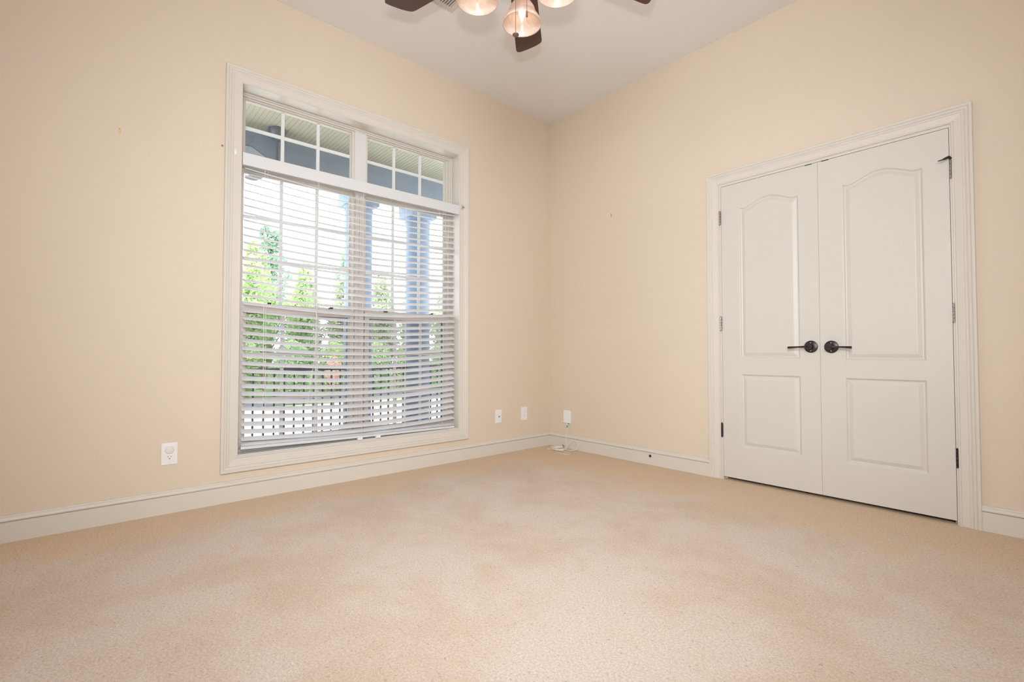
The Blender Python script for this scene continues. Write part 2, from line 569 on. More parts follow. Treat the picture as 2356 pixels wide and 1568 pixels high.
struct(base_right(DX1 + 0.083, XR, False), 'baseboard_far_right', M_TRIM, 'short cream baseboard right of the closet casing', 'baseboard')

# ------------------------------------------------------------------ window
win = empty('window_1', (0, (WY0 + WY1) / 2, WZ0))
tag(win, 'tall twin double hung window with grid transoms above, cream casing', 'window', kind='structure')
CPROF = [(0.0, 0.0006), (0.0, 0.0085), (0.003, 0.0115), (0.008, 0.0115), (0.011, 0.0085), (0.014, 0.0085), (0.046, 0.0125), (0.049, 0.0155),
         (0.055, 0.0165), (0.058, 0.014), (0.063, 0.0185), (0.070, 0.0200), (0.073, 0.0175), (0.077, 0.0215), (0.088, 0.0225), (0.0905, 0.020), (0.0905, 0.0003)]
path = [(WY0, WZ0), (WY0, WZ1), (WY1, WZ1), (WY1, WZ0)]       # outward on the left of travel
frame_sweep(path, CPROF, True, lambda a, b, h: (h, a, b)).build('casing', M_TRIM, win, smooth=False)
j = MB()
j.box(-0.100, 0.0004, WY0 - .02, WY0, WZ0 - .02, WZ1 + .02).box(-0.100, 0.0004, WY1, WY1 + .02, WZ0 - .02, WZ1 + .02)
j.box(-0.100, 0.0004, WY0, WY1, WZ1, WZ1 + .02).box(-0.100, 0.0004, WY0, WY1, WZ0 - .02, WZ0)
j.build('jamb', M_TRIM, win)
# outer frame set behind the jamb
TZ0, TZ1 = 2.128, 2.480      # transom daylight
UZ0, UZ1 = 1.186, 2.022      # upper sash daylight
LZ0, LZ1 = 0.330, 1.133      # lower sash daylight
MY0, MY1 = -1.9055, -1.8195   # mullion
f = MB()
XF = -0.19
f.box(XF, -0.100, WY0 - .02, WY0 + .012, WZ0 - .02, WZ1 + .02).box(XF, -0.100, WY1 - .012, WY1 + .02, WZ0 - .02, WZ1 + .02)
f.box(XF, -0.100, WY0 + .012, WY1 - .012, WZ1 - .008, WZ1 + .02).box(XF, -0.100, WY0 + .012, WY1 - .012, WZ0 - .02, WZ0 + .018)
f.box(XF, -0.110, WY0 + .012, WY0 + .026, WZ0, WZ1 - .008).box(XF, -0.110, WY1 - .026, WY1 - .012, WZ0, WZ1 - .008)
f.box(XF, -0.110, WY0 + .026, WY1 - .026, WZ1 - .018, WZ1 - .008)
f.build('frame', M_TRIM, win)
fm = MB()
fm.box(XF, -0.115, MY0, MY1, TZ0 - .10, WZ1 - .008)
fm.build('mullion', M_SASH, win)
fm = MB()
fm.box(XF, -0.118, MY0 + .010, MY0 + .040, WZ0 + .01, TZ0 - .10)
fm.box(XF, -0.118, MY0 + .042, MY1 - .010, WZ0 + .01, TZ0 - .10)
fm.build('mullion', M_SASHIN, win)
tb = MB()
tb.box(XF, -0.112, WY0 + .012, WY1 - .012, UZ1 + .02, TZ0 - .022)
tb.build('transom_bar', M_TRIM, win)
lt = MB().bbox(-0.112, -0.098, WY0 + .012, WY1 - .012, WZ0, WZ0 + .022, .003).bbox(-.097, -.0010, WY0 + .001, WY1 - .001, WZ0 + .0002, WZ0 + .0062, .001)
lt.build('sill', M_SASH, win)

def sash(name, y0, y1, z0, z1, gx, stile, rail_t, rail_b, depth, mrows, material, grid=0.02, front=None):
    """y0..z1 = daylight of the sash, gx = glass plane"""
    xf = gx + depth
    s = MB()
    def brd(a0, a1, b0, b1): s.box(gx - .012, xf, a0, a1, b0, b1)
    brd(y0 - stile[0], y0, z0 - rail_b, z1 + rail_t); brd(y1, y1 + stile[1], z0 - rail_b, z1 + rail_t)
    brd(y0, y1, z1, z1 + rail_t); brd(y0, y1, z0 - rail_b, z0)
    # glazing bead
    q = 0.006
    s.box(gx, gx + depth * .55, y0, y0 + q, z0, z1).box(gx, gx + depth * .55, y1 - q, y1, z0, z1)
    s.box(gx, gx + depth * .55, y0 + q, y1 - q, z1 - q, z1).box(gx, gx + depth * .55, y0 + q, y1 - q, z0, z0 + q)
    o = s.build(name, material, win)
    g = MB()
    ys = [y0 + (y1 - y0) * k / 3 for k in (1, 2)]
    for y in ys: g.box(gx - .006, gx + .006, y - grid / 2, y + grid / 2, z0, z1)
    cuts = [y0] + ys + [y1]
    for z in mrows:
        for a in range(3):
            ya = cuts[a] + (grid / 2 if a else 0); yb = cuts[a + 1] - (grid / 2 if a < 2 else 0)
            g.box(gx - .006, gx + .006, ya, yb, z - grid / 2, z + grid / 2)
    g.build('grille', M_GRID, o)
    MB().box(gx - .0085, gx - .0065, y0 + .0005, y1 - .0005, z0 + .0005, z1 - .0005).build('pane', M_GLASS, o)
    return o
GX_T, GX_U, GX_L = -0.160, -0.170, -0.132
yl = (WY0 + .026, MY0); yr = (MY1, WY1 - .026)
for (a, b) in (yl, yr):
    sash('transom_sash', a + .016, b - .016, TZ0, TZ1, GX_T, (.016, .016), .012, .022, .034, [2.308], M_TRIM)
    sash('upper_sash', a + .016, b - .016, UZ0, UZ1, GX_U, (.016, .016), .02, .05, .022, [1.745, 1.475], M_SASHIN)
    lo = sash('lower_sash', a + .030, b - .030, LZ0, LZ1, GX_L, (.030, .030), .048, .045, .022, [.868, .580], M_SASHIN)
    c = (a + b) / 2
    for off in (-.2, .2):
        lk = MB().bbox(GX_L + .004, GX_L + .034, c + off - .012, c + off + .012, LZ1 + .0485, LZ1 + .058, .002)
        lk.tube([(GX_L + .02, c + off - .006, LZ1 + .060), (GX_L + .036, c + off + .010, LZ1 + .062)], .004)
        lk.build('sash_lock', M_SLOT, lo)
    sc = MB()
    xs = -0.183
    sc.box(xs - .006, xs + .004, a, a + .022, WZ0 + .02, 1.150).box(xs - .006, xs + .004, b - .022, b, WZ0 + .02, 1.150)
    sc.box(xs - .006, xs + .004, a + .022, b - .022, 1.126, 1.150).box(xs - .006, xs + .004, a + .022, b - .022, WZ0 + .02, WZ0 + .04)
    so = sc.build('insect_screen', mat('screen_frame', (0.22, 0.23, 0.25), .5, noise=(10, .05)), win)
    MB().box(xs - .0015, xs - .0005, a + .022, b - .022, WZ0 + .04, 1.126).build('mesh_fabric', M_SCREEN, so)

# ------------------------------------------------------------------ window blind
BY0, BY1 = -2.646, -1.086
bl = empty('window_blind', (-0.02, (BY0 + BY1) / 2, 0.27))
tag(bl, 'white two inch slatted blind hanging open in the large window', 'blind')
v = MB().bbox(-0.004, 0.010, WY0 + .004, WY1 - .001, 2.011, 2.087, .002)
v.bbox(0.0095, 0.0115, WY0 + .004, WY1 - .001, 2.011, 2.018, .0006)
v.bbox(-0.045, -0.004, WY1 - .012, WY1 - .001, 2.012, 2.086, .002)
v.build('valance', M_BLIND, bl)
MB().bbox(-0.060, -0.008, BY0, BY1 - .01, 2.030, 2.072, .003).build('headrail', M_BLIND, bl)
def slat(z, t0=25, sag=0.0, tiltroll=0.0, jitter=0.0):
    W, TH, n = 0.050, 0.0026, 6
    t = R(t0 + jitter); mb = MB(); sec = []
    for s_ in (1, -1):
        rng = range(n + 1) if s_ == 1 else range(n, -1, -1)
        for k in rng:
            q = k / n - .5
            crown = 0.0022 * (1 - (2 * q) ** 2)
            lx = q * W; lz = crown + s_ * TH / 2
            sec.append((-(lx) * math.cos(t) + -lz * 0 - 0.0327 + lz * math.sin(t), lx * math.sin(t) + lz * math.cos(t)))
    m_ = len(sec); ny = 10; vs = []
    for i in range(ny + 1):
        fy = i / ny; y = BY0 + .008 + (BY1 - BY0 - .020) * fy
        dz = -sag * math.sin(math.pi * fy) + tiltroll * (0.5 - fy)
        for (x_, z_) in sec: vs.append((x_, y, z + z_ + dz))
    fs = [tuple(range(m_)), tuple(ny * m_ + k for k in range(m_))[::-1]]
    for i in range(ny):
        for k in range(m_):
            fs.append((i * m_ + k, i * m_ + (k + 1) % m_, (i + 1) * m_ + (k + 1) % m_, (i + 1) * m_ + k))
    mb.add(vs, fs)
    return mb
NS = 38
rnd = random.Random(3)
slat_z = []
for i in range(NS):
    z = 1.996 - i * 0.0459 + 0.0110
    slat_z.append(z)
    if i < NS - 2:
        slat(z, jitter=rnd.uniform(-1.2, 1.2), sag=.035 + rnd.uniform(-.0015, .0015)).build('slat', M_SLAT, bl, smooth=True)
    elif i == NS - 2:
        slat(z, 20, .026, .004).build('slat', M_SLAT, bl, smooth=True)
    else:
        slat(z + .0035, 10, .006, .022).build('slat', M_SLAT, bl, smooth=True)
br = MB(); nb = 12; sec = [(-.056, 0), (-.056, .012), (-.050, .0165), (-.016, .0165), (-.010, .012), (-.010, 0)]
vs = []
for i in range(nb + 1):
    fy = i / nb; y = BY0 + .006 + (BY1 - BY0 - .018) * fy
    dz = .2960 - .025 * fy - .0025 * math.sin(math.pi * fy)
    for a, b_ in sec: vs.append((a, y, dz + b_))
ms = len(sec)
fs = [tuple(range(ms)), tuple(nb * ms + k for k in range(ms))[::-1]] + [(i * ms + k, i * ms + (k + 1) % ms, (i + 1) * ms + (k + 1) % ms, (i + 1) * ms + k) for i in range(nb) for k in range(ms)]
br.add(vs, fs); br.build('bottom_rail', M_BLIND, bl)
for y in (-2.512, -2.205, -1.885, -1.545, -1.215):
    c = MB()
    for dx in (-.006, -.0595):
        pts = []
        for k in range(NS * 2):
            zz = 2.03 - (2.03 - .305) * k / (NS * 2 - 1)
            pts.append((dx + .0012 * math.sin(k * 1.7), y + .0012 * math.sin(k * 2.1 + y), zz))
        c.tube(pts, .0009, 5)
    sg = .035 * math.sin(math.pi * (y - BY0) / (BY1 - BY0))
    for z in slat_z[:-2]:
        c.tube([(-.006, y, z - .0125 - sg), (-.0595, y, z + .0095 - sg)], .0007, 4)
    c.build('ladder_cord', M_CORD, bl)
def cord(pts, rad=.0012):
    """smooth catmull-rom cord"""
    P_ = [Vector(p) for p in pts]; out = []
    for i in range(len(P_) - 1):
        p0 = P_[max(i - 1, 0)]; p1 = P_[i]; p2 = P_[i + 1]; p3 = P_[min(i + 2, len(P_) - 1)]
        for k in range(6):
            t = k / 6
            out.append(0.5 * ((2 * p1) + (p2 - p0) * t + (2 * p0 - 5 * p1 + 4 * p2 - p3) * t * t + (-p0 + 3 * p1 - 3 * p2 + p3) * t ** 3))
    out.append(P_[-1])
    return MB().tube(out, rad, 6)
for pts in ([(.003, -2.532, 2.02), (.004, -2.530, 1.5), (.003, -2.526, .9), (.004, -2.522, .62), (.003, -2.54, .40), (.004, -2.548, .33)],
            [(.003, -2.20, 2.02), (.003, -2.205, 1.3), (.004, -2.215, .9), (.004, -2.25, .62), (.003, -2.275, .42), (.003, -2.285, .33)],
            [(.013, -1.262, 2.02), (.013, -1.258, 1.85), (.012, -1.256, 1.72), (.012, -1.235, 1.62)],
            [(.013, -1.205, 2.02), (.013, -1.200, 1.85), (.012, -1.19, 1.70), (.012, -1.225, 1.62)]):
    cord(pts).build('lift_cord', M_CORD, bl)
ts = MB().lathe([(.002, .032), (.005, .028), (.0065, .014), (.009, 0), (.009, -.004), (.003, -.005)], (.013, -1.232, 1.585), n=14)
ts.tube([(.013, -1.236, 1.58), (.015, -1.222, 1.54), (.013, -1.236, 1.50), (.012, -1.224, 1.45)], .0016, 6)
ts.lathe([(.002, .02), (.006, .016), (.008, -.008), (.003, -.01)], (.013, -1.226, 1.46), n=14)
ts.build('cord_tassel', M_BONE, bl, smooth=True)
for y in (-1.90, -1.765):
    zz = WZ0 + .0
    MB().bbox(-.016, .0105, y - .017, y + .017, WZ0 + .0064, WZ0 + .0265, .003).build('cord_weight', M_PLATE, bl)

# ------------------------------------------------------------------ closet doors
def ring(poly, off):
    n = len(poly); out = []
    for i in range(n):
        p0 = Vector(poly[i - 1]); p1 = Vector(poly[i]); p2 = Vector(poly[(i + 1) % n])
        e1 = (p1 - p0).normalized(); e2 = (p2 - p1).normalized()
        n1 = Vector((-e1.y, e1.x)); n2 = Vector((-e2.y, e2.x))
        o = n1 + n2; o = o / max(o.dot(n1), .3)
        q = p1 + o * off
        out.append([q.x, q.y])
    # points of the top edge that would pass the inset corner collapse onto it
    xa = min(a for a, b in poly) + off; xb = max(a for a, b in poly) - off
    cr = out[2]; cl = out[-1]
    for q in out[3:-1]:
        if q[0] > xb: q[0], q[1] = cr[0], cr[1]
        elif q[0] < xa: q[0], q[1] = cl[0], cl[1]
    return out       # poly counter-clockwise -> positive off goes inward
def arch_poly(x0, x1, z0, z1, rise):
    pts = [(x0, z0), (x1, z0), (x1, z1)]
    N = 28
    for k in range(1, N):
        s = 1 - 2 * k / N
        x = (x0 + x1) / 2 + s * (x1 - x0) / 2
        t = min(1, abs(s) / .93)
        b = (0.5 + 0.5 * math.cos(math.pi * t)) * rise
        b -= .006 * math.exp(-((abs(s) - .78) / .14) ** 2) * (1 if rise else 0)
        pts.append((x, z1 + b))
    pts.append((x0, z1))
    return pts
PR = [(0, 0), (.003, .0010), (.006, .0040), (.010, .0090), (.014, .0105), (.017, .0100), (.036, .0016), (.0385, .0012)]
def door_leaf(name, x0, x1, z0, z1, panels, label):
    root = empty(name, ((x0 + x1) / 2, 0, z0))
    tag(root, label, 'door', kind='structure')
    bm = bmesh.new(); yf = -0.0015; yb = 0.033
    def loop(pts, y):
        vv = [bm.verts.new((a, y, b)) for a, b in pts]
        ee = [bm.edges.new((vv[i], vv[(i + 1) % len(vv)])) for i in range(len(vv))]
        return vv, ee
    out = [(x0 + .0006, z0), (x1 - .0006, z0), (x1 - .0006, z1), (x0 + .0006, z1)]
    ov, oe = loop(out, yf)
    edges = list(oe); rings = []
    for p in panels:
        pv, pe = loop(p, yf); edges += pe; rings.append((p, pv))
    bmesh.ops.triangle_fill(bm, use_beauty=True, use_dissolve=False, edges=edges)
    for p, pv in rings:
        prev = pv
        for (o_, dp) in PR[1:]:
            q = ring(p, o_)
            nv = [bm.verts.new((a, yf + dp, b)) for a, b in q]
            for i in range(len(nv)):
                bm.faces.new((prev[i], prev[(i + 1) % len(nv)], nv[(i + 1) % len(nv)], nv[i]))
            prev = nv
        bm.faces.new(prev)
    bv = [bm.verts.new((a, yb, b)) for a, b in out]
    for i in range(4):
        bm.faces.new((ov[i], ov[(i + 1) % 4], bv[(i + 1) % 4], bv[i]))
    bm.faces.new(bv)
    bmesh.ops.recalc_face_normals(bm, faces=list(bm.faces))
    bm.verts.index_update()
    mb = MB().add([q.co for q in bm.verts], [[q.index for q in f_.verts] for f_ in bm.faces])
    bm.free()
    return root, mb.build('panel', M_DOOR, root)
DB, DT = 0.021, 2.044
d1, _ = door_leaf('door_1', 1.6855, 2.2845, DB, DT, [arch_poly(1.808, 2.177, .838, 1.872, .046), arch_poly(1.808, 2.177, .237, .733, 0)],
                  'left cream closet door leaf with arched upper panel')
d2, _ = door_leaf('door_2', 2.2845, 2.8840, DB, DT, [arch_poly(2.410, 2.779, .832, 1.872, .046), arch_poly(2.410, 2.779, .234, .731, 0)],
                  'right cream closet door leaf with arched upper panel')
def handle(root, x, z, sgn):
    h = MB().lathe([(.0365, -.0015), (.0375, -.004), (.0365, -.009), (.030, -.012), (.017, -.0135), (.0165, -.018), (.014, -.022), (.0135, -.046), (.0135, -.046)], (x, 0, z), 'y', 36)
    o = h.build('handle', M_BRONZE, root, smooth=True)
    # lever: hub and a slim flaring grip
    lv = MB().lathe([(.0135, -.044), (.0165, -.046), (.0165, -.062), (.0145, -.0655), (.004, -.066)], (x, 0, z), 'y', 28)
    pts = []; rad = []
    for k in range(13):
        t = k / 12
        pts.append((x + sgn * (.008 + .104 * t), -.055 + .004 * math.sin(t * math.pi), z - .001 - .004 * t ** 2))
        rad.append(.0078 - .0030 * math.sin(min(1, t * 1.6) * math.pi / 2) + .0026 * max(0, t - .5) * 2)
    pts.append((x + sgn * .1145, -.0545, z - .005)); rad.append(.0045)
    lv.tube(pts, rad, 12)
    lv.build('lever', M_BRONZE, o, smooth=True)
    sc_ = MB()
    for dz in (.024, -.025):
        sc_.lathe([(.0035, -.0115), (.0035, -.0135), (.002, -.0142)], (x, 0, z + dz), 'y', 12)
    sc_.build('screw', M_GREYM, o)
handle(d1, 2.236, .914, -1); handle(d2, 2.344, .912, 1)
def hinge(root, x, zc, sgn, dark=False):
    h = MB()
    for k in range(5):
        z0 = zc - .0455 + k * .0184
        h.lathe([(.0052, z0), (.006, z0 + .0008), (.006, z0 + .0166), (.0052, z0 + .0174)], (x, -.0065, 0), 'z', 14)
    h.lathe([(.0035, zc - .050), (.005, zc - .049), (.005, zc - .0455)], (x, -.0065, 0), 'z', 12)
    h.lathe([(.005, zc + .0465), (.005, zc + .050), (.0025, zc + .0515)], (x, -.0065, 0), 'z', 12)
    h.box(x - .002 + sgn * .004, x + .002 + sgn * .004, -.0045, .004, zc - .045, zc + .045)
    return h.build('hinge', M_BRONZE if dark else M_NICKEL, root)
for z, dk in ((1.826, False), (1.080, False), (.339, True)):
    hinge(d1, 1.6775, z, 1, dk)
    hinge(d2, 2.8905, z, -1, dk)
# hinge pin door stop on the top right hinge
st = MB().tube([(2.8905, -.0075, 1.882), (2.886, -.022, 1.886), (2.868, -.036, 1.876)], [.005, .0065, .0055], 10)
st.tube([(2.868, -.036, 1.876), (2.858, -.042, 1.872), (2.845, -.047, 1.869)], [.0035, .003, .0018], 8)
st.lathe([(.008, 0), (.008, .004)], (2.8905, -.0065, 1.879), 'z', 14)
st.build('door_stop', M_BLACK, d2, smooth=True)
# casing and jamb of the closet
CP2 = [(0.0, -0.004), (0.0, 0.008), (0.003, 0.011), (0.008, 0.011), (0.011, 0.0075), (0.040, 0.0125), (0.043, 0.0155), (0.049, 0.016), (0.052, 0.0135),
       (0.057, 0.0185), (0.064, 0.0195), (0.067, 0.0165), (0.071, 0.021), (0.081, 0.022), (0.083, 0.019), (0.083, -0.004)]
dc = frame_sweep([(DX0, 0), (DX0, DZ1), (DX1, DZ1), (DX1, 0)], CP2, False, lambda a, b, h: (a, -h, b))
struct(dc, 'trim_1', M_TRIM, 'cream moulded casing around the double closet doors', 'door casing')
jb = MB().box(DX0 - .02, 1.6840, -.001, .12, 0, DZ1 + .02).box(2.8855, DX1 + .02, -.001, .12, 0, DZ1 + .02).box(1.6840, 2.8855, -.001, .12, DT + .0028, DZ1 + .02)
jb.box(1.6840, 2.8855, .036, .050, DT - .012, DT + .0028).box(1.6840, 1.696, .036, .050, 0, DT - .012).box(2.8735, 2.8855, .036, .050, 0, DT - .012)
struct(jb, 'trim_2', M_TRIM, 'cream door jamb inside the closet casing', 'door jamb')
cc = MB().bbox(2.215, 2.255, -.0022, .012, DT - .0035, DT + .002, .001)
cc.bbox(2.305, 2.345, -.0022, .012, DT - .0035, DT + .002, .001)
cc.build('ball_catch', M_SLOT, bpy.data.objects['door_1'])

# ------------------------------------------------------------------ wall plates and small things on the walls
def plate_left(name, y, z, wd, ht, t=.006):
    root = empty(name, (0, y, z - ht / 2))
    MB().bbox(.0003, t, y - wd / 2, y + wd / 2, z - ht / 2, z + ht / 2, .0022).build('cover_plate', M_PLATE, root)
    return root
o = plate_left('electrical_outlet', -2.9915, .3225, .074, .120)
tag(o, 'white duplex outlet with a blank cap in its top socket, left of window', 'outlet')
def recept(root, y, z, sgn):
    pts = []
    for k in range(28):
        a = 2 * math.pi * k / 28
        pts.append((y + .0170 * math.cos(a), z + max(-.0135, min(.0135, .0170 * math.sin(a)))))
    slot_m = M_SLOT if z < .31 and y < -1 else M_FSLOT
    rc = MB().prism(pts, .0058, .0072, lambda a, b, h: (h, a, b)).build('receptacle', M_BONE if sgn else M_PLATE, root)
    sl = MB().box(.0070, .0076, y - .0080, y - .0060, z + .0005, z + .0085).box(.0070, .0076, y + .0058, y + .0078, z + .0010, z + .0080)
    sl.lathe([(.0027, .0070), (.0027, .0076)], (0, y, z - .0065), 'x', 12)
    sl.build('slot', slot_m, rc)
recept(o, -2.9915, .3225 - .0195, 0)
MB().lathe([(.0205, .0060), (.0205, .0100), (.0185, .0135), (.012, .0148), (.002, .0150)], (0, -2.9915, .3225 + .0210), 'x', 32).build('socket_cap', M_BONE, o, smooth=True)
MB().lathe([(.003, .006), (.0028, .0068)], (0, -2.9915, .3225 - .0475), 'x', 10).build('screw', M_BONE, o)
o = plate_left('coaxial_wall_plate', -.6425, .3240, .070, .1145)
tag(o, 'white wall plate with one round metal cable jack in its middle', 'wall plate')
MB().lathe([(.0080, .006), (.0080, .0085), (.0055, .009), (.0050, .0155), (.0015, .016)], (0, -.6375, .3215), 'x', 18).build('coaxial_jack', M_GREYM, o, smooth=True)
for dz in (.0415, -.0415):
    MB().lathe([(.003, .006), (.0026, .0068)], (0, -.6425, .324 + dz), 'x', 10).build('screw', M_BONE, o)
o = plate_left('duplex_wall_plate', -.3385, .3250, .074, .1195)
tag(o, 'white double socket wall plate nearest the room corner', 'outlet')
for dz in (.0195, -.0195): recept(o, -.3385, .325 + dz, 0)
MB().lathe([(.003, .006), (.0026, .0068)], (0, -.3385, .325), 'x', 10).build('screw', M_BONE, o)

o = empty('fiber_terminal_box', (.234, 0, .230))
tag(o, 'small white plastic terminal box high above coiled cable near the corner', 'terminal box')
MB().bbox(.1920, .2755, -.0155, -.0003, .2300, .3475, .003).build('box_cover', M_PLATE, o)
MB().bbox(.1965, .2710, -.0170, -.0153, .2345, .3430, .0006).build('front_panel', M_PLATE, o)
MB().bbox(.238, .256, -.0135, -.002, .2255, .2305, .001).build('port', M_SLOT, o)

# cable with its green connectors, coiled on the carpet
cb = empty('fiber_cable', (.28, -.12, 0))
tag(cb, 'thin white cable hanging from the terminal box and coiled on carpet', 'cable')
MB().bbox(.2290, .2375, -.0135, -.005, .210, .2299, .0015).build('plug', M_PLATE, cb)
MB().lathe([(.0035, 0), (.0048, .004), (.0048, .018), (.004, .021)], (.2332, -.0095, .1895), 'z', 12).build('plug_boot', M_GREEN, cb, smooth=True)
drop = [(.2332, -.0095, .196), (.2345, -.0110, .160), (.2350, -.0245, .118), (.2370, -.0260, .080), (.2450, -.030, .045), (.2560, -.045, .018), (.270, -.065, .010)]
loop_ = [(.270, -.065, .010), (.282, -.060, .030), (.315, -.052, .070), (.355, -.048, .088), (.392, -.050, .080), (.408, -.056, .052), (.398, -.070, .022), (.365, -.085, .008), (.310, -.10, .005), (.27, -.12, .005)]
coil = []
cx, cy = .232, -.118
rr_ = random.Random(5)
for k in range(8 * 14):
    a = k * 2 * math.pi / 14 + .3
    t = k / (8 * 14)
    ra = .060 + .010 * math.sin(k * .37) + .006 * rr_.uniform(-1, 1)
    coil.append((cx + ra * 1.05 * math.cos(a) + .004 * math.sin(k * .11), cy + ra * .95 * math.sin(a), .005 + .015 * t + .003 * math.sin(k * .9)))
tail = [(.255, -.165, .006), (.285, -.205, .004), (.345, -.245, .004), (.420, -.232, .004), (.428, -.190, .004), (.372, -.160, .004), (.300, -.150, .005), (.24, -.15, .006), (.17, -.185, .005), (.145, -.178, .004), (.160, -.135, .004), (.2, -.09, .006)]
cc_ = cord(drop + loop_[1:], .0022); cc_.build('cord', M_CABLE, cb, smooth=True)
cord([(.27, -.12, .005)] + coil, .0023).build('coil', M_CABLE, cb, smooth=True)
cord(tail, .0021).build('loose_loop', M_CABLE, cb, smooth=True)
MB().tube([(.232, -.075, .040), (.240, -.070, .034), (.247, -.066, .026)], [.0035, .0058, .0052], 10).build('plug_boot', M_GREEN, cb, smooth=True)
MB().tube([(.262, -.098, .024), (.270, -.094, .022)], [.004, .004], 8).build('dust_cap', mat('blue_plastic', (.10, .16, .32), .4, noise=(30, .05)), cb)

dk = MB().lathe([(.0105, -.0155), (.0105, -.0185), (.0085, -.0195), (.0070, -.0165), (.0020, -.0162)], (1.1095, 0, .0690), 'y', 20).build('baseboard_hole', M_BLACK, smooth=True)  # hole in the baseboard, its dark inside built as a black plug
tag(dk, 'small round black bushing set in the cream baseboard', 'hole')

def hook(y, z, wallx=True, x=None):
    mb = MB()
    if wallx:
        mb.bbox(.0003, .0016, y - .0035, y + .0035, z - .012, z + .012, .0004)
        mb.tube([(.0016, y, z - .008), (.006, y, z - .011), (.007, y, z - .006)], .0010, 6)
        mb.tube([(.0016, y, z + .009), (.005, y, z + .011)], .0014, 6)
    else:
        mb.bbox(x - .0035, x + .0035, -.0016, -.0003, z - .012, z + .012, .0004)
        mb.tube([(x, -.0016, z - .008), (x, -.006, z - .011), (x, -.007, z - .006)], .0010, 6)
        mb.tube([(x, -.0016, z + .009), (x, -.005, z + .011)], .0014, 6)
    return mb.build('picture_hook', M_BRASS)
tag(hook(-3.232, 2.039), 'tiny brass picture hook on bare wall left of window', 'hook', 'brass picture hooks')
tag(hook(0, 2.054, False, .736), 'tiny brass picture hook on wall between corner and closet', 'hook', 'brass picture hooks')
sa = MB().lathe([(.0065, .0004), (.006, .0022), (.0035, .0024), (.003, .0010)], (0, -2.763, 2.097), 'x', 16).build('wall_pinhole', mat('pinhole_brown', (.36, .26, .21), .6, noise=(60, .2)), smooth=True)  # small smudged hole in the wall, built as a brown disc
tag(sa, 'small brown smudged anchor in wall beside top left window casing', 'pinhole')
bk = MB().bbox(.0120, .0175, -2.7020, -2.6905, 2.052, 2.090, .001)
bk.box(.0175, .0185, -2.7020, -2.7000, 2.054, 2.088)
bko = bk.build('curtain_bracket', M_PLATE)
tag(bko, 'small white bracket screwed to left window casing', 'bracket')
for z in (2.058, 2.084):
    MB().lathe([(.002, .0175), (.0017, .0186)], (0, -2.696, z), 'x', 8).build('screw', M_GREYM, bko)
bk = MB().bbox(.0120, .0150, -1.0435, -1.0375, 2.055, 2.098, .0008).bbox(.0140, .030, -1.0405, -1.0310, 2.070, 2.083, .0015)
tag(bk.build('curtain_bracket', M_GREYM), 'small grey bracket on right window casing beside the valance', 'bracket')

# ------------------------------------------------------------------ ceiling vent
vx0, vx1, vy0, vy1 = .654, .955, -1.795, -1.583
ve = empty('ceiling_vent', ((vx0 + vx1) / 2, (vy0 + vy1) / 2, H))
tag(ve, 'rectangular cream louvred air vent in ceiling beside the fan', 'vent')
e = .034
fr = MB().bbox(vx0, vx0 + e, vy0, vy1, H - .006, H - .0003, .0015).bbox(vx1 - e, vx1, vy0, vy1, H - .006, H - .0003, .0015)
fr.bbox(vx0 + e, vx1 - e, vy0, vy0 + e, H - .006, H - .0003, .0015).bbox(vx0 + e, vx1 - e, vy1 - e, vy1, H - .006, H - .0003, .0015)
fr.build('frame', M_VENT, ve)
MB().box(vx0 + e, vx1 - e, vy0 + e, vy1 - e, H - .0012, H - .0004).build('duct_opening', M_VENTD, ve)
k = 0; y = vy0 + e + .004
while y < vy1 - e - .004:
    MB().prism([(y - .0055, H - .0050), (y - .0045, H - .0062), (y + .0060, H - .0040), (y + .0055, H - .0028)], vx0 + e, vx1 - e, lambda a, b, h: (h, a, b)).build('louvre', M_VENT, ve)
    y += .0165

# ------------------------------------------------------------------ ceiling fan
FX, FY = 1.911, -2.139
fan = empty('ceiling_fan', (FX, FY, H))
tag(fan, 'dark wood bladed ceiling fan with four lit alabaster glass shades', 'ceiling fan')
MB().lathe([(.062, H - .0005), (.066, H - .02), (.058, H - .05), (.030, H - .075), (.018, H - .082)], (FX, FY, 0), n=36).build('canopy', M_FANMET, fan, smooth=True)
MB().lathe([(.012, 2.60), (.012, H - .08)], (FX, FY, 0), n=18).build('downrod', M_FANMET, fan, smooth=True)
MB().lathe([(.02, 2.62), (.045, 2.605), (.085, 2.58), (.110, 2.545), (.113, 2.49), (.102, 2.46), (.075, 2.445), (.06, 2.40)], (FX, FY, 0), n=44).build('motor_housing', M_FANMET, fan, smooth=True)
MB().lathe([(.06, 2.41), (.072, 2.40), (.074, 2.375), (.058, 2.35), (.030, 2.33), (.012, 2.315), (.004, 2.305)], (FX, FY, 0), n=36).build('light_fitter', M_FANMET, fan, smooth=True)
BZ = 2.440
def blade_mesh():
    # blade in local frame: along +x, width along y; the -y side reaches further out
    n = 22; pts = []
    L0 = .175
    # +y side reaches further out than the -y side
    low = [(L0, -.048), (L0 + .05, -.056), (.40, -.062), (.55, -.0665), (.598, -.068), (.613, -.0655), (.624, -.055)]
    tip = [(.636, -.035), (.647, -.010), (.657, .018), (.664, .042), (.6645, .055), (.657, .0635), (.643, .0665)]
    up = [(.55, .0635), (.40, .060), (L0 + .05, .054), (L0, .046)]
    P_ = low + tip + up
    out = []
    for i in range(len(P_)):
        a, b = P_[i], P_[(i + 1) % len(P_)]
        out += [(a[0] * .75 + b[0] * .25, a[1] * .75 + b[1] * .25), (a[0] * .25 + b[0] * .75, a[1] * .25 + b[1] * .75)]
    return out
